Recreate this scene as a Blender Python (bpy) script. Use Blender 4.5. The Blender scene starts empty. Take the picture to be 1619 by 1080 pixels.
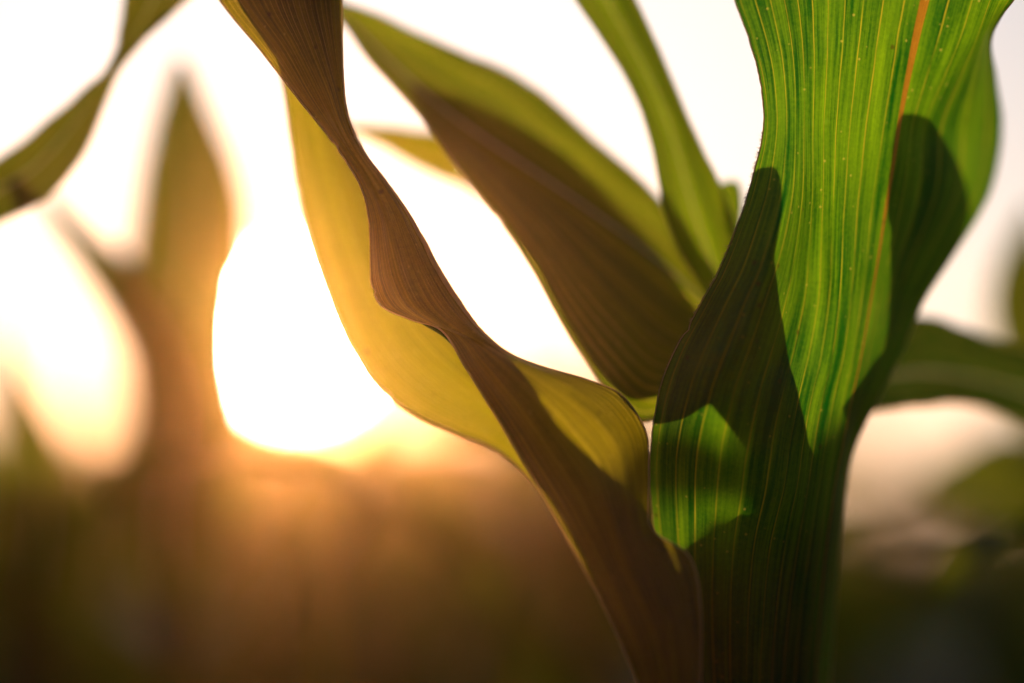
import bpy, math, random
from mathutils import Vector, Matrix, noise
R = math.radians
rnd = random.Random(7)
sc = bpy.context.scene
col = sc.collection

# ---------------------------------------------------------------- camera
PITCH = 4.0
CAM = Vector((0, 0, 1.0))
FL, SW, W0, H0 = 85.0, 36.0, 1619.0, 1080.0
FOCUS = 0.685
cd = bpy.data.cameras.new('camera')
cam = bpy.data.objects.new('camera', cd)
col.objects.link(cam)
cam.location = CAM
cam.rotation_euler = (R(90 + PITCH), 0, 0)
cd.lens, cd.sensor_width = FL, SW
cd.clip_start, cd.clip_end = 0.01, 5000
cd.dof.use_dof = True
cd.dof.focus_distance = FOCUS
cd.dof.aperture_fstop = 1.5
sc.camera = cam
FWD = Vector((0, math.cos(R(PITCH)), math.sin(R(PITCH))))
RIGHT = Vector((1, 0, 0))
UP = Vector((0, -math.sin(R(PITCH)), math.cos(R(PITCH))))


def P(x, y, d):
    """world point seen at photo pixel (x, y), d metres along the optical axis"""
    k = SW / W0 / FL
    return CAM + d * (FWD + RIGHT * ((x - W0 / 2) * k) + UP * ((H0 / 2 - y) * k))


# ---------------------------------------------------------------- sun and sky
SUNDIR = (P(472, 528, 1.0) - CAM).normalized()
SUN_EL = math.asin(SUNDIR.z)
SUN_AZ = math.atan2(SUNDIR.x, SUNDIR.y)
w = bpy.data.worlds.new('World')
sc.world = w
w.use_nodes = True
nt = w.node_tree
nt.nodes.clear()
N, L = nt.nodes.new, nt.links.new
out = N('ShaderNodeOutputWorld')
bg = N('ShaderNodeBackground')
sky = N('ShaderNodeTexSky')
sky.sky_type = 'NISHITA'
sky.sun_disc = False
sky.sun_elevation = SUN_EL
sky.sun_rotation = SUN_AZ
sky.air_density, sky.dust_density, sky.ozone_density = 1.0, 1.0, 1.5
bg.inputs[1].default_value = 0.05
L(sky.outputs[0], bg.inputs[0])
# the visible sun: a small disc with its narrow aureole, part of the sky
geo = N('ShaderNodeNewGeometry')
dot = N('ShaderNodeVectorMath'); dot.operation = 'DOT_PRODUCT'
L(geo.outputs['Incoming'], dot.inputs[0])
dot.inputs[1].default_value = -SUNDIR
ac = N('ShaderNodeMath'); ac.operation = 'ARCCOSINE'
L(dot.outputs['Value'], ac.inputs[0])


def falloff(width_deg, power):
    a = N('ShaderNodeMath'); a.operation = 'DIVIDE'; L(ac.outputs[0], a.inputs[0]); a.inputs[1].default_value = R(width_deg)
    b = N('ShaderNodeMath'); b.operation = 'POWER'; L(a.outputs[0], b.inputs[0]); b.inputs[1].default_value = power
    c = N('ShaderNodeMath'); c.operation = 'MULTIPLY'; L(b.outputs[0], c.inputs[0]); c.inputs[1].default_value = -1
    d = N('ShaderNodeMath'); d.operation = 'EXPONENT'; L(c.outputs[0], d.inputs[0])
    return d


SUN_DISC, AUREOLE = 400.0, 0.3
m1 = N('ShaderNodeMath'); m1.operation = 'MULTIPLY'; L(falloff(0.5, 8).outputs[0], m1.inputs[0]); m1.inputs[1].default_value = SUN_DISC
m2 = N('ShaderNodeMath'); m2.operation = 'MULTIPLY'; L(falloff(5.0, 1).outputs[0], m2.inputs[0]); m2.inputs[1].default_value = AUREOLE
ad = N('ShaderNodeMath'); ad.operation = 'ADD'; L(m1.outputs[0], ad.inputs[0]); L(m2.outputs[0], ad.inputs[1])
bs = N('ShaderNodeBackground'); bs.inputs[0].default_value = (1.0, 0.86, 0.68, 1)
L(ad.outputs[0], bs.inputs[1])
# thin bright high cloud veiling the sky
bc = N('ShaderNodeBackground'); bc.inputs[0].default_value = (0.97, 0.92, 1.0, 1); 
cl = N('ShaderNodeMath'); cl.operation = 'MULTIPLY_ADD'; L(falloff(27.0, 2).outputs[0], cl.inputs[0]); cl.inputs[1].default_value = 0.95; cl.inputs[2].default_value = 0.02
L(cl.outputs[0], bc.inputs[1])
a1 = N('ShaderNodeAddShader'); a2 = N('ShaderNodeAddShader')
L(bg.outputs[0], a1.inputs[0]); L(bs.outputs[0], a1.inputs[1])
L(a1.outputs[0], a2.inputs[0]); L(bc.outputs[0], a2.inputs[1])
L(a2.outputs[0], out.inputs[0])

sl = bpy.data.lights.new('sun', 'SUN')
sl.energy, sl.angle, sl.color = 5.0, R(0.9), (1.0, 0.66, 0.34)
so = bpy.data.objects.new('sun', sl)
col.objects.link(so)
so.rotation_euler = (-SUNDIR).to_track_quat('-Z', 'Y').to_euler()
so.location = (0, 0, 5)

vs = sc.view_settings
vs.view_transform, vs.look, vs.gamma, vs.use_curve_mapping = 'Standard', 'None', 1.0, False
vs.exposure = -0.15
sc.cycles.volume_bounces = 0
sc.cycles.max_bounces = 8
sc.cycles.sample_clamp_indirect = 6


# ---------------------------------------------------------------- materials
def new_mat(name):
    m = bpy.data.materials.new(name)
    m.use_nodes = True
    m.node_tree.nodes.clear()
    return m


def leaf_mat(name, t_dark, t_light, refl, n_veins=26, vein=(0.75, 0.6, 0.12), gloss=0.28, rough=0.45, streak=0.8, pale=0.35):
    """maize blade: UV.x runs across the blade, UV.y along it"""
    m = new_mat(name)
    t = m.node_tree
    N, L = t.nodes.new, t.links.new

    def math_(op, a, b=None, clamp=False):
        n = N('ShaderNodeMath'); n.operation = op; n.use_clamp = clamp
        for i, v in enumerate((a, b)):
            if v is None: continue
            if isinstance(v, (int, float)): n.inputs[i].default_value = v
            else: L(v, n.inputs[i])
        return n.outputs[0]

    def comb(x, y, z=0.0):
        n = N('ShaderNodeCombineXYZ')
        for i, v in enumerate((x, y, z)):
            if isinstance(v, (int, float)): n.inputs[i].default_value = v
            else: L(v, n.inputs[i])
        return n.outputs[0]

    def noise_(vec, scale, detail=3, rough_=0.6):
        n = N('ShaderNodeTexNoise'); n.inputs['Scale'].default_value = scale
        n.inputs['Detail'].default_value = detail; n.inputs['Roughness'].default_value = rough_
        L(vec, n.inputs['Vector'])
        return n.outputs['Fac']

    def ramp(v, lo, hi):
        n = N('ShaderNodeMapRange'); n.inputs[1].default_value = lo; n.inputs[2].default_value = hi
        L(v, n.inputs[0])
        return n.outputs[0]

    def mixc(f, a, b):
        n = N('ShaderNodeMix'); n.data_type = 'RGBA'
        if isinstance(f, (int, float)): n.inputs[0].default_value = f
        else: L(f, n.inputs[0])
        for k, v in ((6, a), (7, b)):
            if isinstance(v, tuple): n.inputs[k].default_value = (*v, 1)
            else: L(v, n.inputs[k])
        return n.outputs[2]

    uv = N('ShaderNodeUVMap'); sp = N('ShaderNodeSeparateXYZ'); L(uv.outputs[0], sp.inputs[0])
    u, v = sp.outputs[0], sp.outputs[1]
    tc = N('ShaderNodeTexCoord')
    wob = noise_(comb(math_('MULTIPLY', u, 3.0), math_('MULTIPLY', v, 1.5)), 1.5, 2)
    uw = math_('ADD', u, math_('MULTIPLY', wob, 0.012))
    fine = noise_(comb(math_('MULTIPLY', uw, 95.0), math_('MULTIPLY', v, 2.2)), 1.0, 3, 0.6)     # close parallel stripes
    broad = noise_(comb(math_('MULTIPLY', uw, 9.0), math_('MULTIPLY', v, 0.8)), 1.0, 2, 0.5)     # wide bands
    cells = noise_(tc.outputs['Object'], 900.0, 2, 0.7)                                          # grain of the tissue
    blot = noise_(tc.outputs['Object'], 45.0, 3, 0.6)
    vf = math_('ABSOLUTE', math_('SUBTRACT', math_('FRACT', math_('MULTIPLY', uw, float(n_veins))), 0.5))
    vein_m = math_('SUBTRACT', 1.0, ramp(vf, 0.015, 0.055), clamp=True)
    vein_m = math_('MULTIPLY', vein_m, ramp(noise_(comb(math_('MULTIPLY', u, 40.0), math_('MULTIPLY', v, 3.0)), 1.0), 0.3, 0.6))
    band = noise_(comb(math_('MULTIPLY', uw, 34.0), math_('MULTIPLY', v, 0.7), 4.0), 1.0, 2, 0.5)                 # groups of stripes
    f = math_('ADD', math_('MULTIPLY', ramp(fine, 0.34, 0.68), 0.55 * streak), math_('MULTIPLY', ramp(broad, 0.36, 0.66), 0.5 * streak))
    f = math_('ADD', f, math_('MULTIPLY', ramp(band, 0.30, 0.70), 0.40 * streak))
    f = math_('SUBTRACT', f, 0.32 * streak)
    f = math_('ADD', f, math_('MULTIPLY', math_('SUBTRACT', cells, 0.5), 0.5))
    f = math_('ADD', f, math_('MULTIPLY', math_('SUBTRACT', blot, 0.5), 0.35), clamp=True)
    tcol = mixc(f, t_dark, t_light)
    tcol = mixc(math_('MULTIPLY', vein_m, 0.8), tcol, vein)
    vo = N('ShaderNodeTexVoronoi'); vo.inputs['Scale'].default_value = 150.0; vo.inputs['Randomness'].default_value = 1.0
    L(tc.outputs['Object'], vo.inputs['Vector'])
    sepc = N('ShaderNodeSeparateColor'); L(vo.outputs['Color'], sepc.inputs[0])
    spot = math_('MULTIPLY', math_('SUBTRACT', 1.0, ramp(vo.outputs['Distance'], 0.05, 0.16), clamp=True), math_('GREATER_THAN', sepc.outputs[0], 0.80))
    tcol = mixc(math_('MULTIPLY', spot, 0.75), tcol, (0.05, 0.03, 0.004))
    vo2 = N('ShaderNodeTexVoronoi'); vo2.inputs['Scale'].default_value = 420.0
    L(tc.outputs['Object'], vo2.inputs['Vector'])
    sep2 = N('ShaderNodeSeparateColor'); L(vo2.outputs['Color'], sep2.inputs[0])
    sp2 = math_('MULTIPLY', math_('SUBTRACT', 1.0, ramp(vo2.outputs['Distance'], 0.08, 0.22), clamp=True), math_('GREATER_THAN', sep2.outputs[1], 0.86))
    tcol = mixc(math_('MULTIPLY', sp2, 0.45), tcol, (0.62, 0.52, 0.10))
    dust = noise_(tc.outputs['Object'], 260.0, 4, 0.7)
    rcol = mixc(f, tuple(c * 0.75 for c in refl), tuple(c * 1.3 for c in refl))
    rcol = mixc(math_('MULTIPLY', ramp(dust, 0.6, 0.85), 0.2), rcol, (0.20, 0.19, 0.12))
    bump = N('ShaderNodeBump'); bump.inputs['Strength'].default_value = 0.35; bump.inputs['Distance'].default_value = 0.0004
    L(math_('ADD', math_('MULTIPLY', fine, 1.0), math_('MULTIPLY', vein_m, 0.8)), bump.inputs['Height'])
    pb = N('ShaderNodeBsdfPrincipled')
    L(rcol, pb.inputs['Base Color'])
    L(bump.outputs[0], pb.inputs['Normal'])
    pb.inputs['Roughness'].default_value = rough
    pb.inputs['Specular IOR Level'].default_value = gloss
    tr = N('ShaderNodeBsdfTranslucent'); L(tcol, tr.inputs[0])
    ad = N('ShaderNodeAddShader'); L(pb.outputs[0], ad.inputs[0]); L(tr.outputs[0], ad.inputs[1])
    o = N('ShaderNodeOutputMaterial'); L(ad.outputs[0], o.inputs[0])
    return m


def soft_mat(name, base, trans, rough=0.5, spec=0.4, scale=300.0, stretch=(1, 1, 0.1)):
    m = new_mat(name)
    t = m.node_tree
    N, L = t.nodes.new, t.links.new
    tc = N('ShaderNodeTexCoord'); mp = N('ShaderNodeMapping'); mp.inputs['Scale'].default_value = stretch
    L(tc.outputs['Object'], mp.inputs[0])
    n = N('ShaderNodeTexNoise'); n.inputs['Scale'].default_value = scale; n.inputs['Detail'].default_value = 4
    L(mp.outputs[0], n.inputs['Vector'])
    mx = N('ShaderNodeMix'); mx.data_type = 'RGBA'; L(n.outputs['Fac'], mx.inputs[0])
    mx.inputs[6].default_value = (*[c * 0.6 for c in base], 1); mx.inputs[7].default_value = (*[min(1, c * 1.4) for c in base], 1)
    pb = N('ShaderNodeBsdfPrincipled'); L(mx.outputs[2], pb.inputs['Base Color'])
    pb.inputs['Roughness'].default_value = rough; pb.inputs['Specular IOR Level'].default_value = spec
    tr = N('ShaderNodeBsdfTranslucent'); tr.inputs[0].default_value = (*trans, 1)
    ad = N('ShaderNodeAddShader'); L(pb.outputs[0], ad.inputs[0]); L(tr.outputs[0], ad.inputs[1])
    o = N('ShaderNodeOutputMaterial'); L(ad.outputs[0], o.inputs[0])
    return m


M = {}
M['main'] = leaf_mat('leaf_green_striped', (0.003, 0.080, 0.003), (0.18, 0.36, 0.005), (0.006, 0.042, 0.007), n_veins=17, vein=(0.42, 0.38, 0.02), streak=0.95)
M['gold'] = leaf_mat('leaf_yellow_green', (0.20, 0.20, 0.001), (0.50, 0.42, 0.002), (0.025, 0.028, 0.006), streak=0.5)
M['twist'] = leaf_mat('leaf_twisted', (0.10, 0.09, 0.001), (0.42, 0.35, 0.003), (0.034, 0.026, 0.011), n_veins=22, streak=0.8)
M['olive'] = leaf_mat('leaf_olive', (0.06, 0.11, 0.001), (0.32, 0.36, 0.002), (0.014, 0.030, 0.006), streak=0.6)
M['deep'] = leaf_mat('leaf_deep_green', (0.002, 0.025, 0.001), (0.010, 0.085, 0.002), (0.008, 0.028, 0.007), streak=0.5)  # transmission lowered to carry the shade on the leaf at right
M['field'] = leaf_mat('leaf_field', (0.06, 0.10, 0.001), (0.22, 0.25, 0.002), (0.020, 0.032, 0.006), streak=0.5)
M['dark_olive'] = leaf_mat('leaf_dark_olive', (0.04, 0.06, 0.001), (0.13, 0.14, 0.002), (0.016, 0.022, 0.006), streak=0.6)  # olive with lowered transmission, so the blade comes out darker
M['fresh'] = leaf_mat('leaf_fresh_green', (0.06, 0.16, 0.002), (0.34, 0.42, 0.004), (0.020, 0.040, 0.010), streak=0.7)
M['midrib'] = soft_mat('midrib_pale', (0.42, 0.42, 0.40), (0.10, 0.09, 0.04), rough=0.35)  # pale rib, its base lightened further to paint in the fold's grey sheen
M['midrib_orange'] = leaf_mat('midrib_orange', (0.16, 0.075, 0.006), (0.50, 0.24, 0.016), (0.09, 0.07, 0.03), n_veins=4, vein=(0.62, 0.34, 0.04), streak=0.9)
M['margin'] = soft_mat('leaf_margin', (0.26, 0.19, 0.13), (0.55, 0.45, 0.30), rough=0.3, spec=0.7)
M['hair'] = soft_mat('leaf_hair', (0.38, 0.28, 0.20), (0.42, 0.36, 0.30), rough=0.3, spec=0.7)
M['stalk'] = soft_mat('stalk_green', (0.045, 0.075, 0.02), (0.02, 0.03, 0.003), scale=60)


def soil_mat():
    m = new_mat('soil')
    t = m.node_tree
    N, L = t.nodes.new, t.links.new
    tc = N('ShaderNodeTexCoord')
    n1 = N('ShaderNodeTexNoise'); n1.inputs['Scale'].default_value = 1.3; n1.inputs['Detail'].default_value = 6; L(tc.outputs['Object'], n1.inputs['Vector'])
    n2 = N('ShaderNodeTexNoise'); n2.inputs['Scale'].default_value = 35; n2.inputs['Detail'].default_value = 8; L(tc.outputs['Object'], n2.inputs['Vector'])
    mx = N('ShaderNodeMix'); mx.data_type = 'RGBA'; L(n1.outputs['Fac'], mx.inputs[0])
    mx.inputs[6].default_value = (0.035, 0.028, 0.014, 1); mx.inputs[7].default_value = (0.07, 0.06, 0.025, 1)
    bp = N('ShaderNodeBump'); bp.inputs['Strength'].default_value = 0.8; bp.inputs['Distance'].default_value = 0.03; L(n2.outputs['Fac'], bp.inputs['Height'])
    pb = N('ShaderNodeBsdfPrincipled'); L(mx.outputs[2], pb.inputs['Base Color']); L(bp.outputs[0], pb.inputs['Normal']); pb.inputs['Roughness'].default_value = 0.96
    o = N('ShaderNodeOutputMaterial'); L(pb.outputs[0], o.inputs[0])
    return m


# ---------------------------------------------------------------- mesh helpers
def link(name, me, parent=None):
    o = bpy.data.objects.new(name, me)
    col.objects.link(o)
    if parent: o.parent = parent
    return o


def tag(o, label=None, cat=None, group=None, kind=None):
    if label: o['label'] = label
    if cat: o['category'] = cat
    if group: o['group'] = group
    if kind: o['kind'] = kind
    return o


def mesh(name, verts, faces, mat, uvs=None, smooth=True):
    me = bpy.data.meshes.new(name)
    me.from_pydata([tuple(v) for v in verts], [], faces)
    me.materials.append(mat)
    if uvs:
        ul = me.uv_layers.new(name='UVMap')
        for lp in me.loops:
            ul.data[lp.index].uv = uvs[lp.vertex_index]
    if smooth:
        me.polygons.foreach_set('use_smooth', [True] * len(me.polygons))
    return me


def cr(p0, p1, p2, p3, t):
    t2, t3 = t * t, t * t * t
    return 0.5 * ((2 * p1) + (p2 - p0) * t + (2 * p0 - 5 * p1 + 4 * p2 - p3) * t2 + (3 * p1 - p0 - 3 * p2 + p3) * t3)


def spline(pts, n):
    q = [pts[0] * 2 - pts[1]] + list(pts) + [pts[-1] * 2 - pts[-2]]
    res, m = [], len(pts) - 1
    for i in range(n + 1):
        s = i / n * m
        k = min(int(s), m - 1)
        res.append(cr(q[k], q[k + 1], q[k + 2], q[k + 3], s - k))
    return res


def smooth_grid(g, times):
    """relax rows of control points a little so the blade flows"""
    for _ in range(times):
        n = [list(r) for r in g]
        for i in range(1, len(g) - 1):
            for j in range(len(g[i])):
                n[i][j] = g[i][j] * 0.6 + (g[i - 1][j] + g[i + 1][j]) * 0.2
        g = n
    return g


def tube(pts, radii, seg=6, cap=True):
    vs_, fs = [], []
    n = len(pts)
    ref = Vector((0.31, 0.52, 0.79))
    for i, p in enumerate(pts):
        t = (pts[min(i + 1, n - 1)] - pts[max(i - 1, 0)]).normalized()
        a = t.cross(ref).normalized(); b = t.cross(a)
        r = radii[i] if isinstance(radii, list) else radii
        for k in range(seg):
            an = 2 * math.pi * k / seg
            vs_.append(p + (a * math.cos(an) + b * math.sin(an)) * r)
    for i in range(n - 1):
        for k in range(seg):
            fs.append((i * seg + k, i * seg + (k + 1) % seg, (i + 1) * seg + (k + 1) % seg, (i + 1) * seg + k))
    if cap:
        fs.append(tuple(range(seg))[::-1]); fs.append(tuple(range((n - 1) * seg, n * seg)))
    return vs_, fs


def hairs(pts, outs, count, lmin, lmax, rad, rg, clump=None):
    V, F = [], []
    n = len(pts)
    for _ in range(count):
        s = rg.random() * (n - 1.001)
        if clump: s = min(n - 1.01, max(0, clump(rg) * (n - 1)))
        k = int(s); f = s - k
        p = pts[k].lerp(pts[k + 1], f)
        o = outs[k].lerp(outs[k + 1], f).normalized()
        along = (pts[k + 1] - pts[k]).normalized()
        d = (o + along * rg.uniform(-0.9, 0.7) + FWD * rg.uniform(-0.6, 0.6)).normalized()
        ln = rg.uniform(lmin, lmax) * (0.5 + rg.random() * 0.5)
        mid = p + d * ln * 0.55 + along * rg.uniform(-.1, .1) * ln
        tip = p + d * ln + along * rg.uniform(-0.3, 0.3) * ln
        a = d.cross(FWD).normalized() * rad; b = d.cross(a).normalized() * rad
        i = len(V)
        V += [p + a, p - a * 0.5 + b * 0.87, p - a * 0.5 - b * 0.87, mid + a * .6, mid - a * .3 + b * .5, mid - a * .3 - b * .5, tip]
        for q in range(3):
            F.append((i + q, i + (q + 1) % 3, i + 3 + (q + 1) % 3, i + 3 + q))
            F.append((i + 3 + q, i + 3 + (q + 1) % 3, i + 6))
    return V, F


def blade(parent, rows, mat, nv=90, nu=24, relax=1, ruffle=0.0, rfreq=9, seed=0, margins='LR', mrad=0.00022,
          midcol=None, midw=1, ridge=0.0004, midmat=None, vlen=1.0, hair=None, name='leaf', label=None, buckle=0.0006):
    """rows of control points (pixel x, pixel y, metres) -> one smooth blade with its margin, midrib and hairs"""
    base = parent.location
    g = [[P(*c) for c in r] for r in rows]
    g = smooth_grid(g, relax)
    cols = [spline([r[j] for r in g], nv) for j in range(len(g[0]))]
    ph = seed * 1.7
    V, UV = [], []
    for i in range(nv + 1):
        line = spline([c[i] for c in cols], nu)
        for j, p in enumerate(line):
            u = j / nu; v = i / nv
            e = abs(2 * u - 1)
            side = 1 if u > .5 else -1
            dz = ruffle * e ** 2 * math.sin(rfreq * v * 6.283 + ph + side * 1.1 + 1.3 * math.sin(v * 7 + ph))
            dz += buckle * noise.noise(Vector((u * 5 + ph, v * 14, seed * 3.1))) * 2
            if midcol is not None:
                dz -= ridge * math.exp(-((j / nu - midcol) * nu / 1.6) ** 2)
            V.append(p + FWD * dz - base)
            if j == nu:      # small nicks and waves along both margins
                k0 = i * (nu + 1)
                for a_, b_, z_ in ((k0, k0 + 1, 0), (k0 + nu, k0 + nu - 1, 9)):
                    q_ = noise.noise(Vector((i * .55, z_, seed * 2.3))) * .5 + noise.noise(Vector((i * .13, z_ + 3, seed)))
                    nick = max(0, noise.noise(Vector((i * .21, z_ + 7, seed * 1.9))) - .42) * .004
                    V[a_] = V[a_] + (V[b_] - V[a_]).normalized() * (abs(q_) * .0004 + nick)
            UV.append((u, v * vlen))
    if midcol is not None and midw == 2:
        c = round(midcol * nu)
        for i in range(nv + 1):
            k = i * (nu + 1) + c
            t_ = 0.32 + 0.68 * max(0, 1 - i / nv * 2.2) ** 1.3
            for s_ in (-1, 1):
                V[k + s_] = V[k].lerp(V[k + s_], t_)
    quad = lambda i, j: (i * (nu + 1) + j, i * (nu + 1) + j + 1, (i + 1) * (nu + 1) + j + 1, (i + 1) * (nu + 1) + j)
    mj = set()
    if midcol is not None:
        c = round(midcol * nu); mj = {c - 1, c} if midw == 2 else {c}
    F = [quad(i, j) for i in range(nv) for j in range(nu) if j not in mj]
    lf = link(name, mesh(name, V, F, mat, UV), parent)
    if label: lf['label'] = label
    at = lambda i, j: V[i * (nu + 1) + j]
    for s, j, jj in (('L', 0, 1), ('R', nu, nu - 1)):
        edge = [at(i, j) for i in range(nv + 1)]
        if s in margins:
            v_, f_ = tube(edge, [mrad(i / nv) if s == 'R' else mrad(0) for i in range(nv + 1)] if callable(mrad) else mrad, 8)
            link('leaf_margin', mesh('leaf_margin', v_, f_, M['margin']), lf)
        if hair and s in hair:
            outs = [(at(i, j) - at(i, jj)).normalized() for i in range(nv + 1)]
            HV, HF = [], []
            for (a, b, cnt, l0, l1, rd) in hair[s]:
                i0, i1 = int(a * nv), int(b * nv)
                v_, f_ = hairs(edge[i0:i1 + 1], outs[i0:i1 + 1], cnt, l0, l1, rd, random.Random(seed + cnt))
                n0 = len(HV); HV += v_; HF += [tuple(q + n0 for q in f) for f in f_]
            h = link('hair_fringe', mesh('hair_fringe', HV, HF, M['hair']), lf)
            h['kind'] = 'stuff'
    if mj:
        js = sorted(mj); a, b = js[0], js[-1] + 1
        MV, MU, MF = [], [], []
        for i in range(nv + 1):
            for q in range(a, b + 1):
                MV.append(at(i, q)); MU.append(((q - a) / (b - a), i / nv * vlen))
        k = b - a + 1
        MF = [(i * k + q, i * k + q + 1, (i + 1) * k + q + 1, (i + 1) * k + q) for i in range(nv) for q in range(k - 1)]
        link('midrib', mesh('midrib', MV, MF, midmat or M['midrib'], MU), lf)
    return lf


def empty(name, loc):
    e = bpy.data.objects.new(name, None)
    col.objects.link(e); e.location = loc
    e.empty_display_size = 0.1
    bpy.context.view_layer.update()
    return e


def stalk(parent, top, r0, r1, lean=Vector((0, 0, 0)), nodes=5, name='stalk'):
    pts, rr = [], []
    n = nodes * 6
    for i in range(n + 1):
        t = i / n
        pts.append(Vector((0, 0, -0.02)).lerp(top, t) + lean * math.sin(t * 3.14))
        k = (t * nodes) % 1.0
        sw = 1.14 if (k < 0.08 or k > 0.93) else 1.0
        rr.append((r0 + (r1 - r0) * t) * sw)
    v, f = tube(pts, rr, 14)
    return link(name, mesh(name, v, f, M['stalk']), parent)


# ---------------------------------------------------------------- ground
def ground():
    n, half = 70, 150.0
    V, F = [], []
    for i in range(n + 1):
        for j in range(n + 1):
            sx = (i / n * 2 - 1); sy = (j / n * 2 - 1)
            x = half * sx * abs(sx) ** 1.6; y = half * sy * abs(sy) ** 1.6
            V.append((x, y, 0.02 * noise.noise(Vector((x * 1.3, y * 1.3, 0)))))
    F = [(i * (n + 1) + j, (i + 1) * (n + 1) + j, (i + 1) * (n + 1) + j + 1, i * (n + 1) + j + 1) for i in range(n) for j in range(n)]
    o = link('ground', mesh('ground', V, F, soil_mat()))
    tag(o, kind='structure')


ground()

# ---------------------------------------------------------------- the plant in focus (right)
pA = empty('maize_plant', (P(1215, 800, 0.715).x, P(1215, 800, 0.715).y, 0.0))
tag(pA, 'tall maize plant at the right, its broad striped green leaf in sharp focus', 'maize plant')
top = P(1218, 800, 0.722) - pA.location
stalk(pA, top, 0.018, 0.012, nodes=6)
v_, f_ = tube([top.lerp(top + (P(1234, 690, .725) - P(1218, 800, .722)), t / 8) for t in range(9)], [0.012 * (1 - (t / 8) ** 1.5) + .0008 for t in range(9)], 12)
link('stalk_tip', mesh('stalk_tip', v_, f_, M['stalk']), pA)


def row(y, xs, ds): return [(x, y, d) for x, d in zip(xs, ds)]


A = [
    row(-160, (1120, 1200, 1275, 1370, 1500, 1610, 1720), (.705, .695, .688, .688, .694, .684, .676)),
    row(-70, (1140, 1212, 1282, 1372, 1480, 1585, 1660), (.700, .692, .686, .686, .693, .684, .678)),
    row(0, (1161, 1228, 1290, 1368, 1462, 1560, 1603), (.694, .688, .684, .685, .692, .686, .684)),
    row(60, (1183, 1240, 1292, 1362, 1448, 1540, 1568), (.690, .686, .683, .685, .692, .692, .705)),
    row(120, (1200, 1247, 1292, 1356, 1436, 1514, 1574), (.686, .684, .683, .686, .693, .700, .726)),
    row(200, (1207, 1250, 1290, 1346, 1421, 1482, 1584), (.684, .682, .684, .688, .695, .708, .742)),
    row(280, (1190, 1246, 1290, 1340, 1409, 1476, 1573), (.684, .680, .686, .690, .698, .713, .745)),
    row(340, (1171, 1236, 1288, 1336, 1399, 1462, 1548), (.684, .678, .690, .691, .700, .715, .740)),
    row(420, (1140, 1214, 1284, 1332, 1386, 1432, 1497), (.685, .676, .694, .692, .702, .716, .732)),
    row(480, (1108, 1190, 1278, 1328, 1376, 1414, 1459), (.685, .674, .694, .693, .703, .716, .728)),
    row(560, (1064, 1160, 1262, 1318, 1362, 1390, 1425), (.686, .673, .690, .694, .702, .713, .724)),
    row(620, (1042, 1140, 1246, 1305, 1349, 1371, 1395), (.688, .674, .686, .693, .702, .712, .721)),
    row(700, (1029, 1120, 1230, 1290, 1333, 1344, 1354), (.690, .677, .684, .692, .702, .712, .718)),
    row(770, (1027, 1114, 1220, 1280, 1320, 1332, 1338), (.695, .682, .684, .692, .703, .713, .718)),
    row(860, (1036, 1112, 1200, 1265, 1307, 1322, 1329), (.702, .690, .687, .694, .705, .715, .720)),
    row(960, (1055, 1112, 1190, 1250, 1297, 1313, 1321), (.710, .695, .690, .697, .708, .717, .722)),
    row(1090, (1075, 1118, 1185, 1240, 1288, 1303, 1312), (.717, .702, .695, .702, .712, .720, .725)),
    row(1300, (1090, 1128, 1185, 1235, 1278, 1292, 1300), (.722, .708, .702, .708, .716, .722, .727)),
]
blade(pA, A, M['main'], nv=200, nu=60, relax=0, seed=1, midcol=4 / 6, midw=2, midmat=M['midrib_orange'], vlen=3.0,
      hair={'L': [(0.30, 0.55, 300, .0008, .0022, .00007), (0.1, 0.75, 260, .0004, .001, .00005)]},
      label='broad green striped leaf wrapping the stalk, in sharp focus', buckle=0.0005)

# leaf hidden just behind the big one; its shadow shows through
blade(pA, [
    [(1321, 218, .78), (1345, 217, .78), (1372, 221, .78)],
    [(1308, 240, .78), (1350, 240, .785), (1400, 240, .78)],
    [(1306, 290, .78), (1375, 285, .79), (1450, 290, .78)],
    [(1304, 350, .78), (1395, 350, .79), (1492, 345, .78)],
    [(1322, 425, .78), (1375, 425, .79), (1440, 427, .78)],
    [(1335, 490, .775), (1362, 490, .785), (1396, 485, .775)],
    [(1330, 570, .77), (1346, 570, .775), (1362, 565, .77)],
    [(1318, 660, .755), (1324, 660, .757), (1332, 655, .755)],
    [(1262, 790, .735), (1266, 790, .736), (1270, 790, .735)],
], M['fresh'], seed=2, margins='', midcol=.5, nv=50, nu=14)
# outer sheath round the stalk, an unseen layer added to darken the leaf's foot
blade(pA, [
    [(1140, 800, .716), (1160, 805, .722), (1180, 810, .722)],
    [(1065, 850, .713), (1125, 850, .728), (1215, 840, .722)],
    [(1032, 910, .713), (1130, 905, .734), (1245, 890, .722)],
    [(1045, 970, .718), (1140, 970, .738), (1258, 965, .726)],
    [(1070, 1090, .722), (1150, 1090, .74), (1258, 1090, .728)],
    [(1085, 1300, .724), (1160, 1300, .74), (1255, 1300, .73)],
], M['deep'], seed=21, margins='', midcol=None, nv=50, nu=14, name='sheath')
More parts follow.
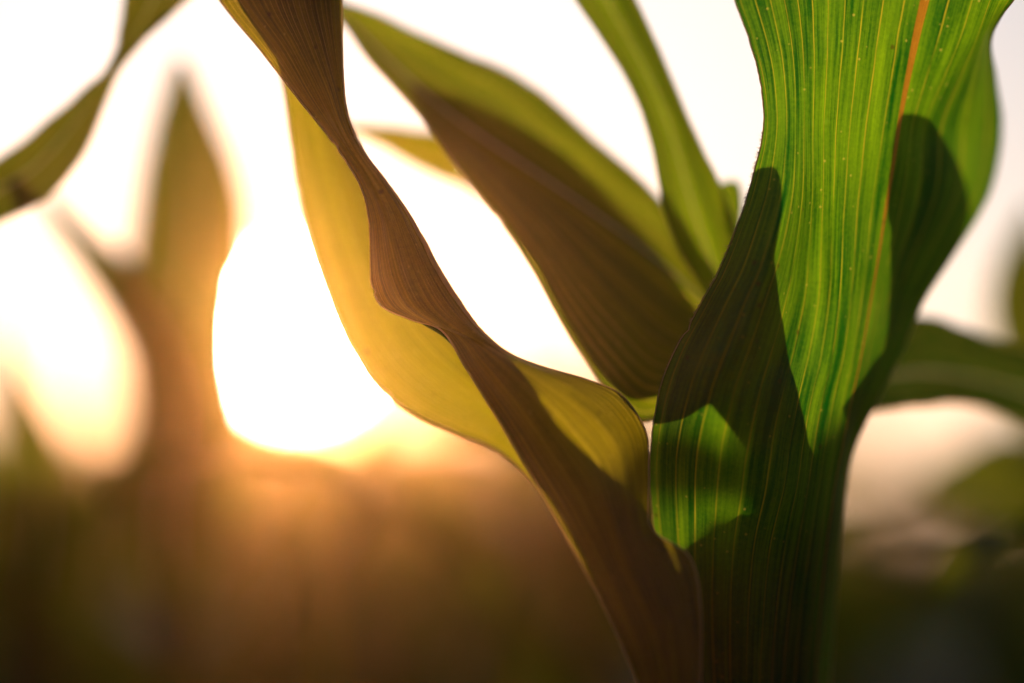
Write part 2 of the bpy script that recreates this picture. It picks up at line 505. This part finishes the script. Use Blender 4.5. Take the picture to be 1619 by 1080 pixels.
# dark leaf going out to the right
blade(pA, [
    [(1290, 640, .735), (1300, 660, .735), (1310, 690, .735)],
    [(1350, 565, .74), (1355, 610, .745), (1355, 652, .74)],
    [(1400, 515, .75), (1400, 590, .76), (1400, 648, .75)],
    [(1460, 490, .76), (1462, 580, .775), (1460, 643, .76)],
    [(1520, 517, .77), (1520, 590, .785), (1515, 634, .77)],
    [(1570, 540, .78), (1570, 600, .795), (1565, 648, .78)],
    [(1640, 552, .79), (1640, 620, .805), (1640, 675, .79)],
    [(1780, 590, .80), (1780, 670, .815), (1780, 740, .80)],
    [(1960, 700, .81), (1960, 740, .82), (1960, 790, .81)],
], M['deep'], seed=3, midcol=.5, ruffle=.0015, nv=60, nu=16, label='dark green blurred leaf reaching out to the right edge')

# long V-folded leaf reaching up and left to the middle
D = [
    [(520, -5, .745), (526, 5, .742), (530, 12, .742), (534, 22, .74), (536, 30, .738)],
    [(548, 8, .745), (548, 16, .742), (548, 24, .742), (548, 32, .738), (549, 40, .735)],
    [(602, 22, .748), (600, 42, .748), (592, 75, .742), (584, 84, .735), (576, 92, .728)],
    [(680, 62, .750), (672, 92, .752), (657, 136, .742), (645, 143, .732), (634, 148, .722)],
    [(745, 92, .752), (726, 125, .756), (700, 172, .742), (684, 178, .730), (668, 184, .718)],
    [(800, 107, .752), (772, 145, .758), (737, 200, .742), (720, 220, .728), (704, 242, .714)],
    [(850, 140, .752), (822, 180, .758), (790, 236, .742), (770, 265, .726), (750, 300, .710)],
    [(902, 187, .750), (876, 225, .756), (848, 274, .740), (826, 315, .722), (803, 362, .706)],
    [(955, 235, .748), (930, 270, .753), (905, 312, .738), (877, 365, .720), (848, 430, .704)],
    [(1005, 277, .745), (984, 312, .750), (963, 352, .736), (926, 430, .718), (888, 515, .703)],
    [(1052, 322, .742), (1036, 355, .746), (1019, 393, .733), (982, 480, .716), (938, 588, .703)],
    [(1100, 385, .738), (1090, 412, .740), (1076, 440, .730), (1042, 550, .716), (1006, 684, .706)],
    [(1138, 440, .734), (1128, 455, .735), (1114, 472, .730), (1082, 555, .720), (1046, 660, .712)],
    [(1170, 495, .732), (1160, 508, .732), (1146, 525, .729), (1120, 565, .722), (1092, 618, .716)],
    [(1198, 560, .730), (1190, 568, .730), (1180, 578, .728), (1162, 598, .724), (1132, 632, .720)],
    [(1225, 640, .727), (1221, 643, .727), (1216, 647, .725), (1198, 680, .723), (1160, 712, .721)],
    [(1240, 710, .727), (1238, 712, .727), (1236, 720, .725), (1230, 740, .723), (1215, 760, .721)],
]
blade(pA, D, M['olive'], nv=120, nu=32, relax=1, seed=4, midcol=.5, midw=2, ridge=.0008, ruffle=.0012, rfreq=7,
      mrad=.0004, hair={'R': [(.25, .75, 700, .0005, .0014, .00006)]}, label='long V-folded olive leaf slanting across the middle')
# unseen second layer close behind its lower half, added to shade it
blade(pA, [
    [(640, 130, .757), (648, 142, .755), (650, 160, .735)],
    [(700, 150, .760), (690, 190, .757), (672, 188, .726)],
    [(762, 172, .762), (730, 225, .758), (708, 244, .722)],
    [(800, 190, .762), (775, 265, .758), (753, 301, .718)],
    [(880, 235, .762), (842, 325, .758), (806, 361, .714)],
    [(925, 280, .761), (888, 385, .756), (851, 429, .712)],
    [(970, 330, .758), (928, 450, .752), (891, 513, .711)],
    [(1015, 385, .755), (975, 510, .750), (940, 585, .711)],
    [(1075, 480, .745), (1030, 570, .742), (992, 652, .713)],
    [(1125, 530, .740), (1085, 570, .738), (1050, 615, .720)],
    [(1180, 605, .733), (1165, 615, .733), (1150, 625, .728)],
    [(1232, 715, .728), (1230, 718, .728), (1228, 722, .727)],
], M['field'], nv=60, nu=16, seed=5, margins='', label='unseen leaf added close behind the slanting folded leaf to shade it')

# narrow leaf coming down from the top
E = [
    [(800, -190, .715), (845, -200, .73), (900, -190, .72)],
    [(865, -80, .718), (915, -90, .733), (965, -90, .722)],
    [(907, 0, .720), (955, 0, .735), (1003, 0, .725)],
    [(945, 52, .721), (990, 55, .737), (1036, 60, .726)],
    [(983, 108, .722), (1024, 118, .738), (1064, 130, .727)],
    [(1011, 165, .722), (1048, 175, .738), (1086, 182, .727)],
    [(1032, 228, .722), (1068, 232, .738), (1110, 236, .727)],
    [(1041, 290, .722), (1082, 292, .738), (1140, 292, .727)],
    [(1052, 350, .722), (1100, 350, .738), (1164, 350, .727)],
    [(1074, 405, .722), (1118, 405, .735), (1170, 400, .726)],
    [(1110, 455, .722), (1142, 458, .732), (1180, 460, .725)],
    [(1158, 520, .724), (1177, 520, .728), (1196, 515, .725)],
    [(1190, 590, .725), (1201, 590, .727), (1212, 586, .725)],
    [(1220, 690, .725), (1225, 690, .726), (1230, 688, .725)],
]
blade(pA, E, M['fresh'], nv=90, nu=24, seed=6, midcol=.5, label='narrow yellow-green leaf coming down from the top')
# bit of dark leaf behind, left of the big one
blade(pA, [
    [(1120, 300, .748), (1121, 310, .748), (1124, 325, .748)],
    [(1146, 284, .742), (1144, 325, .744), (1140, 385, .742)],
    [(1172, 279, .740), (1168, 325, .742), (1156, 400, .740)],
    [(1184, 330, .737), (1174, 370, .738), (1160, 425, .737)],
    [(1152, 440, .738), (1146, 444, .738), (1138, 446, .738)],
    [(1176, 530, .734), (1170, 534, .734), (1164, 538, .734)],
    [(1212, 640, .732), (1208, 644, .732), (1204, 648, .732)],
], M['fresh'], nv=40, nu=10, seed=7, margins='')
# yellow leaf crossing behind
blade(pA, [
    [(500, 195, .775), (501, 197, .775), (502, 199, .775)],
    [(555, 196, .775), (556, 200, .775), (557, 206, .775)],
    [(605, 199, .775), (605, 215, .778), (603, 232, .775)],
    [(655, 204, .775), (652, 230, .780), (648, 258, .775)],
    [(705, 212, .775), (700, 250, .782), (692, 283, .775)],
    [(760, 225, .775), (750, 265, .782), (740, 295, .775)],
    [(850, 290, .77), (835, 325, .775), (820, 355, .77)],
    [(1000, 430, .765), (980, 480, .77), (960, 520, .765)],
    [(1180, 700, .735), (1170, 720, .735), (1160, 740, .735)],
], M['gold'], nv=60, nu=14, seed=8, midcol=None, ruffle=.001, label='small yellow backlit leaf behind the folded leaf')

# ---------------------------------------------------------------- the twisted leaf in the middle (its own plant, root left of frame bottom)
pG = empty('maize_plant', (P(1065, 800, 0.665).x, P(1065, 800, 0.665).y - 0.02, 0.0))
tag(pG, 'maize plant of the twisted brown and gold leaf that hangs across the middle', 'maize plant')
stalk(pG, P(1075, 1330, 0.665) - pG.location, 0.012, 0.008, nodes=5)
G = [
    [(240, -190, .705), (330, -200, .70), (420, -200, .70), (470, -200, .70), (530, -200, .70)],
    [(290, -95, .700), (360, -100, .695), (430, -100, .695), (490, -100, .695), (540, -100, .695)],
    [(347, 0, .695), (400, 0, .690), (450, 0, .688), (500, 0, .690), (541, 0, .694)],
    [(412, 80, .690), (450, 75, .686), (480, 72, .684), (515, 70, .686), (541, 70, .690)],
    [(468, 152, .687), (490, 147, .684), (512, 142, .682), (532, 140, .684), (544, 138, .687)],
    [(512, 207, .686), (525, 202, .684), (535, 197, .682), (545, 192, .684), (552, 188, .686)],
    [(548, 257, .685), (556, 250, .683), (562, 245, .682), (568, 240, .683), (573, 237, .685)],
    [(572, 300, .685), (582, 295, .683), (592, 290, .682), (600, 285, .683), (606, 282, .685)],
    [(584, 350, .686), (600, 344, .682), (614, 338, .680), (628, 332, .681), (638, 328, .685)],
    [(586, 405, .687), (608, 398, .682), (630, 390, .679), (650, 384, .680), (667, 378, .684)],
    [(588, 450, .688), (618, 446, .682), (646, 441, .678), (672, 436, .679), (694, 430, .683)],
    [(604, 484, .688), (640, 486, .682), (670, 486, .678), (700, 484, .678), (728, 482, .682)],
    [(650, 505, .687), (682, 512, .682), (710, 518, .678), (738, 520, .677), (762, 525, .681)],
    [(700, 524, .684), (728, 532, .680), (755, 542, .677), (782, 550, .677), (806, 560, .680)],
    [(738, 585, .680), (768, 580, .672), (800, 575, .670), (832, 576, .673), (862, 582, .680)],
    [(788, 665, .676), (822, 645, .667), (860, 625, .665), (895, 608, .670), (928, 601, .681)],
    [(838, 750, .672), (872, 715, .664), (910, 675, .662), (950, 645, .669), (984, 626, .682)],
    [(880, 822, .669), (915, 780, .662), (955, 735, .661), (990, 700, .668), (1021, 684, .682)],
    [(920, 895, .667), (950, 855, .660), (980, 815, .659), (1005, 780, .666), (1025, 752, .680)],
    [(952, 955, .665), (978, 920, .659), (1002, 880, .658), (1020, 850, .662), (1030, 835, .670)],
    [(985, 1025, .664), (1008, 985, .658), (1035, 945, .657), (1065, 905, .660), (1090, 880, .665)],
    [(1008, 1085, .664), (1035, 1060, .658), (1060, 1030, .657), (1090, 990, .660), (1108, 960, .664)],
    [(1030, 1160, .664), (1050, 1150, .660), (1070, 1130, .658), (1095, 1110, .660), (1108, 1080, .664)],
    [(1050, 1280, .665), (1065, 1275, .662), (1080, 1270, .660), (1095, 1260, .662), (1108, 1240, .665)],
]
blade(pG, G, M['twist'], nv=230, nu=36, relax=0, seed=9, midcol=None, vlen=3.5, mrad=lambda v: .0003 + .00065 * math.exp(-((v - .43) / .10) ** 2),
      hair={'R': [(.24, .60, 2600, .0005, .0018, .00008), (.30, .56, 900, .0012, .0030, .00007), (.60, .74, 60, .0008, .0020, .00008)],
            'L': [(.2, .5, 120, .0002, .0006, .00003)]},
      label='twisted leaf in sharp focus, brown above and gold below the twist', buckle=0.0007)
Hh = [
    [(350, -190, .715), (440, -190, .72), (525, -190, .71)],
    [(370, -100, .715), (450, -100, .72), (532, -100, .71)],
    [(395, 0, .715), (465, 0, .72), (534, 0, .71)],
    [(428, 70, .716), (485, 70, .72), (535, 70, .71)],
    [(449, 130, .718), (500, 135, .722), (538, 140, .71)],
    [(459, 215, .720), (510, 210, .723), (550, 200, .71)],
    [(468, 300, .720), (530, 285, .722), (592, 275, .708)],
    [(490, 380, .718), (555, 360, .720), (628, 335, .706)],
    [(518, 465, .715), (585, 430, .718), (660, 395, .704)],
    [(552, 548, .712), (620, 500, .714), (692, 450, .703)],
    [(592, 612, .709), (660, 555, .712), (735, 510, .702)],
    [(650, 657, .706), (710, 600, .710), (785, 558, .701)],
    [(720, 688, .704), (770, 635, .708), (826, 605, .700)],
    [(790, 706, .702), (825, 680, .706), (862, 680, .699)],
    [(850, 765, .700), (890, 745, .704), (935, 750, .698)],
    [(890, 840, .697), (945, 800, .700), (1008, 785, .695)],
    [(935, 910, .693), (980, 880, .696), (1022, 850, .690)],
    [(985, 1010, .688), (1030, 970, .690), (1085, 940, .686)],
    [(1020, 1120, .682), (1060, 1100, .684), (1100, 1080, .680)],
    [(1050, 1280, .672), (1070, 1270, .674), (1095, 1260, .671)],
]
blade(pG, Hh, M['gold'], nv=180, nu=28, relax=1, seed=10, ruffle=.0006, rfreq=9, midcol=None, mrad=.0004,
      hair={'L': [(.45, .72, 260, .0006, .0016, .00006)]}, label='golden backlit half of the twisted leaf, slightly out of focus')

blade(pG, [  # unseen layer added within the leaf's outline to deepen its shade
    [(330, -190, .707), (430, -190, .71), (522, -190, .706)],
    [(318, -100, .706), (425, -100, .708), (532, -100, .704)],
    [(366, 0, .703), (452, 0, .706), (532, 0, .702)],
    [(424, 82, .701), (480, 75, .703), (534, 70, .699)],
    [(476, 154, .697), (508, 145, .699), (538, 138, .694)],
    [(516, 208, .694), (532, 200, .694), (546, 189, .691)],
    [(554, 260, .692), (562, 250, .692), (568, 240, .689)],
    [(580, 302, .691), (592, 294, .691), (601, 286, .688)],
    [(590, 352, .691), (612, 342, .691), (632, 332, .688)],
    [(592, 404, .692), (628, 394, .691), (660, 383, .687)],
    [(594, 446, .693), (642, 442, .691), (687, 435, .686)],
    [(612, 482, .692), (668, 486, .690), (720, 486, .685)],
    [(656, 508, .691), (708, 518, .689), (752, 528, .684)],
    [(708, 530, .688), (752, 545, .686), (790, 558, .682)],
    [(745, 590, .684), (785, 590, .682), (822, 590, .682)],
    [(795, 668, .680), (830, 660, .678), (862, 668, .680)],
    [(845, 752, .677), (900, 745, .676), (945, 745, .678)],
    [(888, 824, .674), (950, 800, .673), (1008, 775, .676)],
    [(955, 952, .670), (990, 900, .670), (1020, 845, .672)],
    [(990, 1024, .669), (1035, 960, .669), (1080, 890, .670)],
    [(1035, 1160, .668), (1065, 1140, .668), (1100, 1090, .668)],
], M['deep'], nv=160, nu=20, relax=1, seed=22, margins='', midcol=None, name='leaf', label='unseen layer added between the two halves of the twisted leaf for shade')
# ---------------------------------------------------------------- plant of the leaf at the upper left
pI = empty('maize_plant', (P(-260, 800, 0.78).x, P(-260, 800, 0.78).y, 0.0))
tag(pI, 'maize plant beyond the left edge whose drooping olive leaf crosses the upper left corner', 'maize plant')
stalk(pI, P(-300, -60, 0.78) - pI.location, 0.012, 0.006, nodes=6)
blade(pI, [
    [(420, -160, .745), (370, -180, .75), (300, -200, .745)],
    [(350, -60, .745), (290, -80, .75), (215, -80, .745)],
    [(300, 0, .745), (250, -8, .752), (196, -5, .745)],
    [(258, 36, .745), (224, 38, .752), (190, 42, .745)],
    [(222, 70, .745), (204, 76, .75), (184, 80, .745)],
    [(196, 100, .745), (185, 104, .747), (174, 106, .745)],
    [(170, 145, .745), (156, 140, .748), (142, 134, .747)],
    [(157, 200, .745), (132, 180, .751), (106, 166, .750)],
    [(122, 265, .747), (92, 232, .754), (62, 202, .752)],
    [(72, 326, .749), (42, 282, .756), (10, 246, .754)],
    [(5, 350, .752), (-25, 315, .76), (-55, 285, .757)],
    [(-120, 400, .76), (-140, 370, .765), (-160, 340, .762)],
    [(-280, 520, .775), (-290, 510, .775), (-300, 500, .775)],
], M['dark_olive'], nv=110, nu=20, seed=11, ruffle=.0008, midcol=.5, label='drooping olive leaf crossing the upper left corner')

# ---------------------------------------------------------------- blurred plants close behind, left
pJ = empty('maize_plant', (P(290, 800, 1.0).x, P(290, 800, 1.0).y, 0.0))
tag(pJ, 'blurred amber maize plant with an upright pointed leaf left of the sun', 'maize plant')
stalk(pJ, P(280, 520, 1.0) - pJ.location, 0.013, 0.007, nodes=6)
blade(pJ, [
    [(274, 100, .86), (286, 88, .86), (298, 100, .86)],
    [(242, 190, .88), (288, 190, .89), (336, 188, .88)],
    [(224, 262, .90), (294, 262, .915), (372, 250, .90)],
    [(214, 335, .92), (305, 335, .935), (398, 330, .92)],
    [(200, 400, .95), (302, 400, .965), (402, 405, .95)],
    [(195, 470, .98), (290, 470, .995), (382, 475, .98)],
    [(195, 560, .985), (285, 560, 1.0), (378, 560, .985)],
    [(205, 680, .99), (295, 680, 1.0), (395, 680, .99)],
    [(240, 820, .99), (310, 820, 1.0), (400, 820, .99)],
], M['field'], nv=60, nu=16, seed=12, midcol=.5, label='upright pointed amber leaf')
blade(pJ, [
    [(62, 312, .86), (72, 310, .86), (82, 309, .86)],
    [(92, 374, .87), (110, 366, .875), (130, 356, .87)],
    [(132, 432, .89), (160, 418, .90), (192, 400, .89)],
    [(174, 505, .92), (218, 485, .93), (270, 465, .92)],
    [(212, 585, .955), (265, 570, .97), (325, 560, .955)],
    [(212, 660, .96), (280, 660, .975), (360, 650, .96)],
    [(180, 730, .965), (260, 740, .98), (360, 750, .965)],
    [(190, 850, .97), (250, 850, .985), (340, 850, .97)],
    [(240, 980, .985), (270, 980, .99), (310, 980, .985)],
], M['field'], nv=60, nu=16, seed=13, midcol=.5, label='amber leaf with a thin drawn-out tip')
blade(pJ, [
    [(598, 640, 1.10), (601, 638, 1.10), (604, 640, 1.10)],
    [(560, 700, 1.09), (590, 700, 1.10), (622, 705, 1.09)],
    [(520, 780, 1.07), (570, 780, 1.09), (625, 790, 1.07)],
    [(460, 880, 1.04), (510, 890, 1.06), (560, 905, 1.04)],
    [(360, 980, 1.01), (390, 1000, 1.02), (420, 1020, 1.01)],
    [(285, 1080, 1.0), (290, 1090, 1.0), (295, 1100, 1.0)],
], M['field'], nv=40, nu=14, seed=14, midcol=.5)
blade(pJ, [
    [(456, 690, .98), (458, 688, .98), (460, 690, .98)],
    [(466, 780, .98), (473, 780, .982), (480, 778, .98)],
    [(482, 880, .98), (493, 880, .983), (503, 876, .98)],
    [(505, 1000, .98), (518, 1000, .983), (530, 996, .98)],
    [(525, 1150, .985), (537, 1150, .988), (548, 1146, .985)],
    [(420, 1300, 1.0), (426, 1306, 1.0), (432, 1310, 1.0)],
], M['gold'], nv=40, nu=12, seed=15, label='thin glowing leaf edge below the sun')

pK = empty('maize_plant', (P(30, 900, 1.0).x, P(30, 900, 1.0).y, 0.0))
tag(pK, 'blurred maize plant at the left edge with a thin dark pointed tip', 'maize plant')
stalk(pK, P(40, 800, 1.0) - pK.location, 0.013, 0.008, nodes=6)
blade(pK, [
    [(8, 500, .90), (11, 498, .90), (14, 500, .90)],
    [(2, 560, .905), (12, 560, .91), (24, 560, .905)],
    [(4, 630, .91), (28, 632, .92), (54, 632, .91)],
    [(10, 690, .92), (48, 695, .93), (92, 695, .92)],
    [(10, 760, .93), (70, 765, .95), (140, 765, .93)],
    [(-10, 850, .95), (60, 850, .97), (140, 850, .95)],
    [(10, 980, .98), (40, 980, .99), (80, 980, .98)],
], M['field'], nv=50, nu=14, seed=16, midcol=.5)
blade(pK, [
    [(-90, 620, .99), (-85, 615, .99), (-80, 612, .99)],
    [(-60, 690, .985), (-40, 680, .99), (-15, 680, .985)],
    [(-30, 760, .98), (0, 755, .99), (40, 750, .98)],
    [(0, 860, .985), (30, 855, .99), (70, 850, .985)],
    [(20, 960, .99), (35, 960, 1.0), (50, 955, .99)],
], M['field'], nv=40, nu=14, seed=17, midcol=.5)

pL = empty('maize_plant', (P(1700, 800, 1.05).x, P(1700, 800, 1.05).y, 0.0))
tag(pL, 'blurred maize plant at the right edge with a dark leaf tip standing against the sky', 'maize plant')
stalk(pL, P(1700, 620, 1.05) - pL.location, 0.013, 0.008, nodes=6)
blade(pL, [
    [(1622, 330, .90), (1630, 324, .90), (1638, 330, .90)],
    [(1582, 400, .91), (1615, 400, .92), (1650, 400, .91)],
    [(1560, 460, .93), (1610, 465, .945), (1665, 465, .93)],
    [(1562, 530, .96), (1620, 535, .98), (1685, 535, .96)],
    [(1600, 620, 1.0), (1650, 625, 1.02), (1705, 620, 1.0)],
    [(1650, 740, 1.03), (1680, 740, 1.04), (1715, 740, 1.03)],
    [(1690, 860, 1.05), (1700, 860, 1.05), (1712, 860, 1.05)],
], M['field'], nv=50, nu=14, seed=18, midcol=.5, label='dark leaf tip against the sky')
blade(pL, [
    [(1445, 740, 1.10), (1450, 745, 1.10), (1452, 752, 1.10)],
    [(1490, 722, 1.09), (1495, 760, 1.10), (1498, 800, 1.09)],
    [(1545, 680, 1.08), (1555, 740, 1.10), (1560, 810, 1.08)],
    [(1610, 660, 1.07), (1620, 730, 1.09), (1625, 820, 1.07)],
    [(1670, 700, 1.06), (1675, 760, 1.07), (1680, 840, 1.06)],
    [(1700, 850, 1.05), (1702, 870, 1.05), (1704, 890, 1.05)],
], M['field'], nv=40, nu=14, seed=19, midcol=.5, label='green blurred leaf at the right edge')


# ---------------------------------------------------------------- plant hidden behind the twisted leaf
pM = empty('maize_plant', (P(930, 900, 1.3).x, P(930, 900, 1.3).y, 0.0))
tag(pM, 'blurred maize plant mostly hidden behind the lower end of the twisted leaf', 'maize plant')
stalk(pM, P(930, 790, 1.1) - pM.location, 0.013, 0.008, nodes=6)
for q, (x0, x1, yt) in enumerate(((850, 925, 712), (900, 975, 690), (945, 1015, 668))):
    xm = (x0 + x1) / 2
    blade(pM, [
        [(xm - 12, yt, 1.10), (xm, yt - 6, 1.10), (xm + 12, yt, 1.10)],
        [(x0 + 6, yt + 40, 1.10), (xm, yt + 40, 1.11), (x1 - 6, yt + 40, 1.10)],
        [(x0, yt + 110, 1.09), (xm, yt + 110, 1.11), (x1, yt + 110, 1.09)],
        [(x0 + 10, yt + 220, 1.09), (xm, yt + 220, 1.10), (x1 - 10, yt + 220, 1.09)],
        [(925, yt + 340, 1.10), (930, yt + 340, 1.10), (935, yt + 340, 1.10)],
    ], M['field'], nv=40, nu=12, seed=40 + q, midcol=.5, ruffle=.002)


for q, pts_ in enumerate((
    ((700, 640, 20), (735, 605, 60), (790, 580, 95), (850, 600, 110), (905, 680, 80), (930, 820, 30)),
    ((1000, 600, 16), (975, 578, 50), (925, 575, 90), (880, 605, 100), (890, 690, 80), (925, 830, 30)),
    ((800, 545, 10), (812, 600, 45), (835, 680, 75), (880, 780, 60), (915, 880, 30)),
)):
    blade(pM, [[(x - w_ * .45, y + (w_ * .1 if q != 2 else 0), 1.45), (x, y + w_ * .35, 1.46), (x + w_ * .45, y + w_ * .8 * (q != 2), 1.45)] for x, y, w_ in pts_],
          M['field'], nv=50, nu=12, seed=45 + q, midcol=.5, ruffle=.002)
stalk(pM, P(925, 860, 1.45) - pM.location, 0.010, 0.006, nodes=6)


# ---------------------------------------------------------------- the maize field behind
def arch_leaf_mesh(length, width, rise, droop, seed):
    rg = random.Random(seed)
    nv, nu = 22, 6
    V, UV = [], []
    tw = rg.uniform(-.6, .6)
    p = Vector((0.008, 0, 0)); a = rise
    pts, dirs = [], []
    for i in range(nv + 1):
        pts.append(p.copy()); dirs.append(a)
        p = p + Vector((math.cos(a), 0.12 * math.sin(i * .3 + seed), math.sin(a))) * (length / nv)
        a -= droop / nv * (0.4 + 1.4 * i / nv)
    for i in range(nv + 1):
        v = i / nv
        w_ = width * (0.45 + 1.9 * v) if v < .22 else width * min(1.0, (0.868 + (v - .22) * .6)) * (1 - max(0, (v - .35) / .65) ** 2.0)
        w_ = max(w_, .0008)
        a = dirs[i]
        nrm = Vector((-math.sin(a), 0, math.cos(a)))
        sd = Vector((0, 1, 0))
        rot = Matrix.Rotation(tw * v * v * 2, 3, Vector((math.cos(a), 0, math.sin(a))))
        sd = rot @ sd; nrm = rot @ nrm
        for j in range(nu + 1):
            u = j / nu * 2 - 1
            ruf = .10 * width * abs(u) * math.sin(v * 24 + seed + (2 if u > 0 else 0))
            V.append(pts[i] + sd * (u * w_ / 2) + nrm * (abs(u) * w_ * .22 + ruf))
            UV.append(((u + 1) / 2, v * 4))
    F = [(i * (nu + 1) + j, i * (nu + 1) + j + 1, (i + 1) * (nu + 1) + j + 1, (i + 1) * (nu + 1) + j) for i in range(nv) for j in range(nu)]
    return V, F, UV


leafmeshes = []
for k in range(6):
    V, F, UV = arch_leaf_mesh(0.42 + 0.05 * k, 0.055 + 0.006 * (k % 3), R(62 + 5 * (k % 4)), R(95 + 14 * (k % 3)), k + 3)
    leafmeshes.append(mesh('field_leaf', V, F, M['field'], UV))


def field_plant(seed, height):
    rg = random.Random(seed)
    e = bpy.data.objects.new('maize_plant', None); col.objects.link(e)
    stalk(e, Vector((0, 0, height * .8)), .012, .005, nodes=6)
    a0 = rg.uniform(0, 6.28)
    n = 8
    for i in range(n):
        lo = link('leaf', leafmeshes[(i + seed) % 6], e)
        lo.location = (0, 0, height * (.18 + .6 * i / (n - 1)))
        lo.rotation_euler = (0, 0 if i < n - 1 else R(-14), a0 + math.pi * i + rg.uniform(-.5, .5))
        s = .75 + .35 * math.sin(3.14 * (i + .6) / n)
        lo.scale = (s, s, s)
    bpy.context.view_layer.update()
    e['top'] = max((c.matrix_world @ v.co).z for c in e.children for v in c.data.vertices)
    return e


protos = [field_plant(30 + k, .98 + .02 * k) for k in range(4)]


def copy_tree(o, parent=None):
    c = o.copy(); col.objects.link(c); c.parent = parent
    for ch in o.children: copy_tree(ch, c)
    return c


spots = []
rg = random.Random(5)
yy = 1.04
while yy < 7.5:
    half = .27 * yy + .25
    x = -half
    while x < half:
        spots.append((x + rg.uniform(-.04, .04), yy + rg.uniform(-.05, .05)))
        x += .11 if yy < 2.6 else .18
    yy += .34 if yy < 3 else .5
used = [False] * 4
for n_, (x, y) in enumerate(spots):
    k = rg.randrange(4)
    if not used[k]: o = protos[k]; used[k] = True
    else: o = copy_tree(protos[k])
    o.location = (x, y, 0)
    o.rotation_euler = (0, 0, rg.uniform(0, 6.28))
    py = rg.uniform(620, 730) if x / y < .09 else rg.uniform(735, 830)      # the crop's uneven top
    s = (CAM.z + y * math.tan(R((811 - py) / 67.7))) / o['top']
    o.scale = (s, s, s)
    near = y < 2.3
    tag(o, 'blurred maize plant in the nearest row behind the leaves' if near else 'blurred maize plant in the field far behind the leaves',
        'maize plant', 'maize plants of the field, nearest row' if near else 'maize plants of the field, far rows')
for k in range(4):
    if not used[k]:
        for ch in list(protos[k].children): bpy.data.objects.remove(ch)
        bpy.data.objects.remove(protos[k])

# far rows, beyond telling apart
V, F, UV = [], [], []
yy = 8.0
while yy < 70:
    half = .3 * yy + 1
    x = -half
    st = .22 + yy * .012
    while x < half:
        px, py = x + rg.uniform(-.1, .1), yy + rg.uniform(-.2, .2)
        for q in range(5):
            a = rg.uniform(0, 6.28); z = rg.uniform(.45, .85); ln = rg.uniform(.3, .5); w_ = .05 + yy * .003
            d = Vector((math.cos(a), math.sin(a), 0)); s_ = Vector((-math.sin(a), math.cos(a), 0)) * w_ / 2
            b = Vector((px, py, z)); i = len(V)
            V += [b - s_ * .5, b + s_ * .5, b + d * ln * .4 + Vector((0, 0, .22)) - s_, b + d * ln * .4 + Vector((0, 0, .22)) + s_,
                  b + d * ln * .8 + Vector((0, 0, .18)) - s_ * .8, b + d * ln * .8 + Vector((0, 0, .18)) + s_ * .8, b + d * ln + Vector((0, 0, .02))]
            UV += [(0, 0), (1, 0), (0, 1), (1, 1), (0, 2), (1, 2), (.5, 3)]
            F += [(i, i + 1, i + 3, i + 2), (i + 2, i + 3, i + 5, i + 4), (i + 4, i + 5, i + 6)]
        x += st
    yy += .7 + yy * .01
far = link('maize_field', mesh('maize_field', V, F, M['field'], UV))
tag(far, 'far rows of the maize field melting into a green and amber blur', 'maize field', kind='stuff')

# ---------------------------------------------------------------- low-sun haze
HAZE = 0.0130
m = new_mat('haze_air')
t = m.node_tree
pv = t.nodes.new('ShaderNodeVolumePrincipled')
pv.inputs['Color'].default_value = (1.0, 0.50, 0.23, 1)
pv.inputs['Density'].default_value = HAZE
pv.inputs['Anisotropy'].default_value = 0.95
om = t.nodes.new('ShaderNodeOutputMaterial')
t.links.new(pv.outputs[0], om.inputs['Volume'])
bx = [(x, y, z) for x in (-155, 155) for y in (-155, 155) for z in (-1.0, 1.27)]
hz = link('haze', mesh('haze', bx, [(0, 1, 3, 2), (4, 6, 7, 5), (0, 4, 5, 1), (2, 3, 7, 6), (0, 2, 6, 4), (1, 5, 7, 3)], m, smooth=False))
tag(hz, kind='stuff')
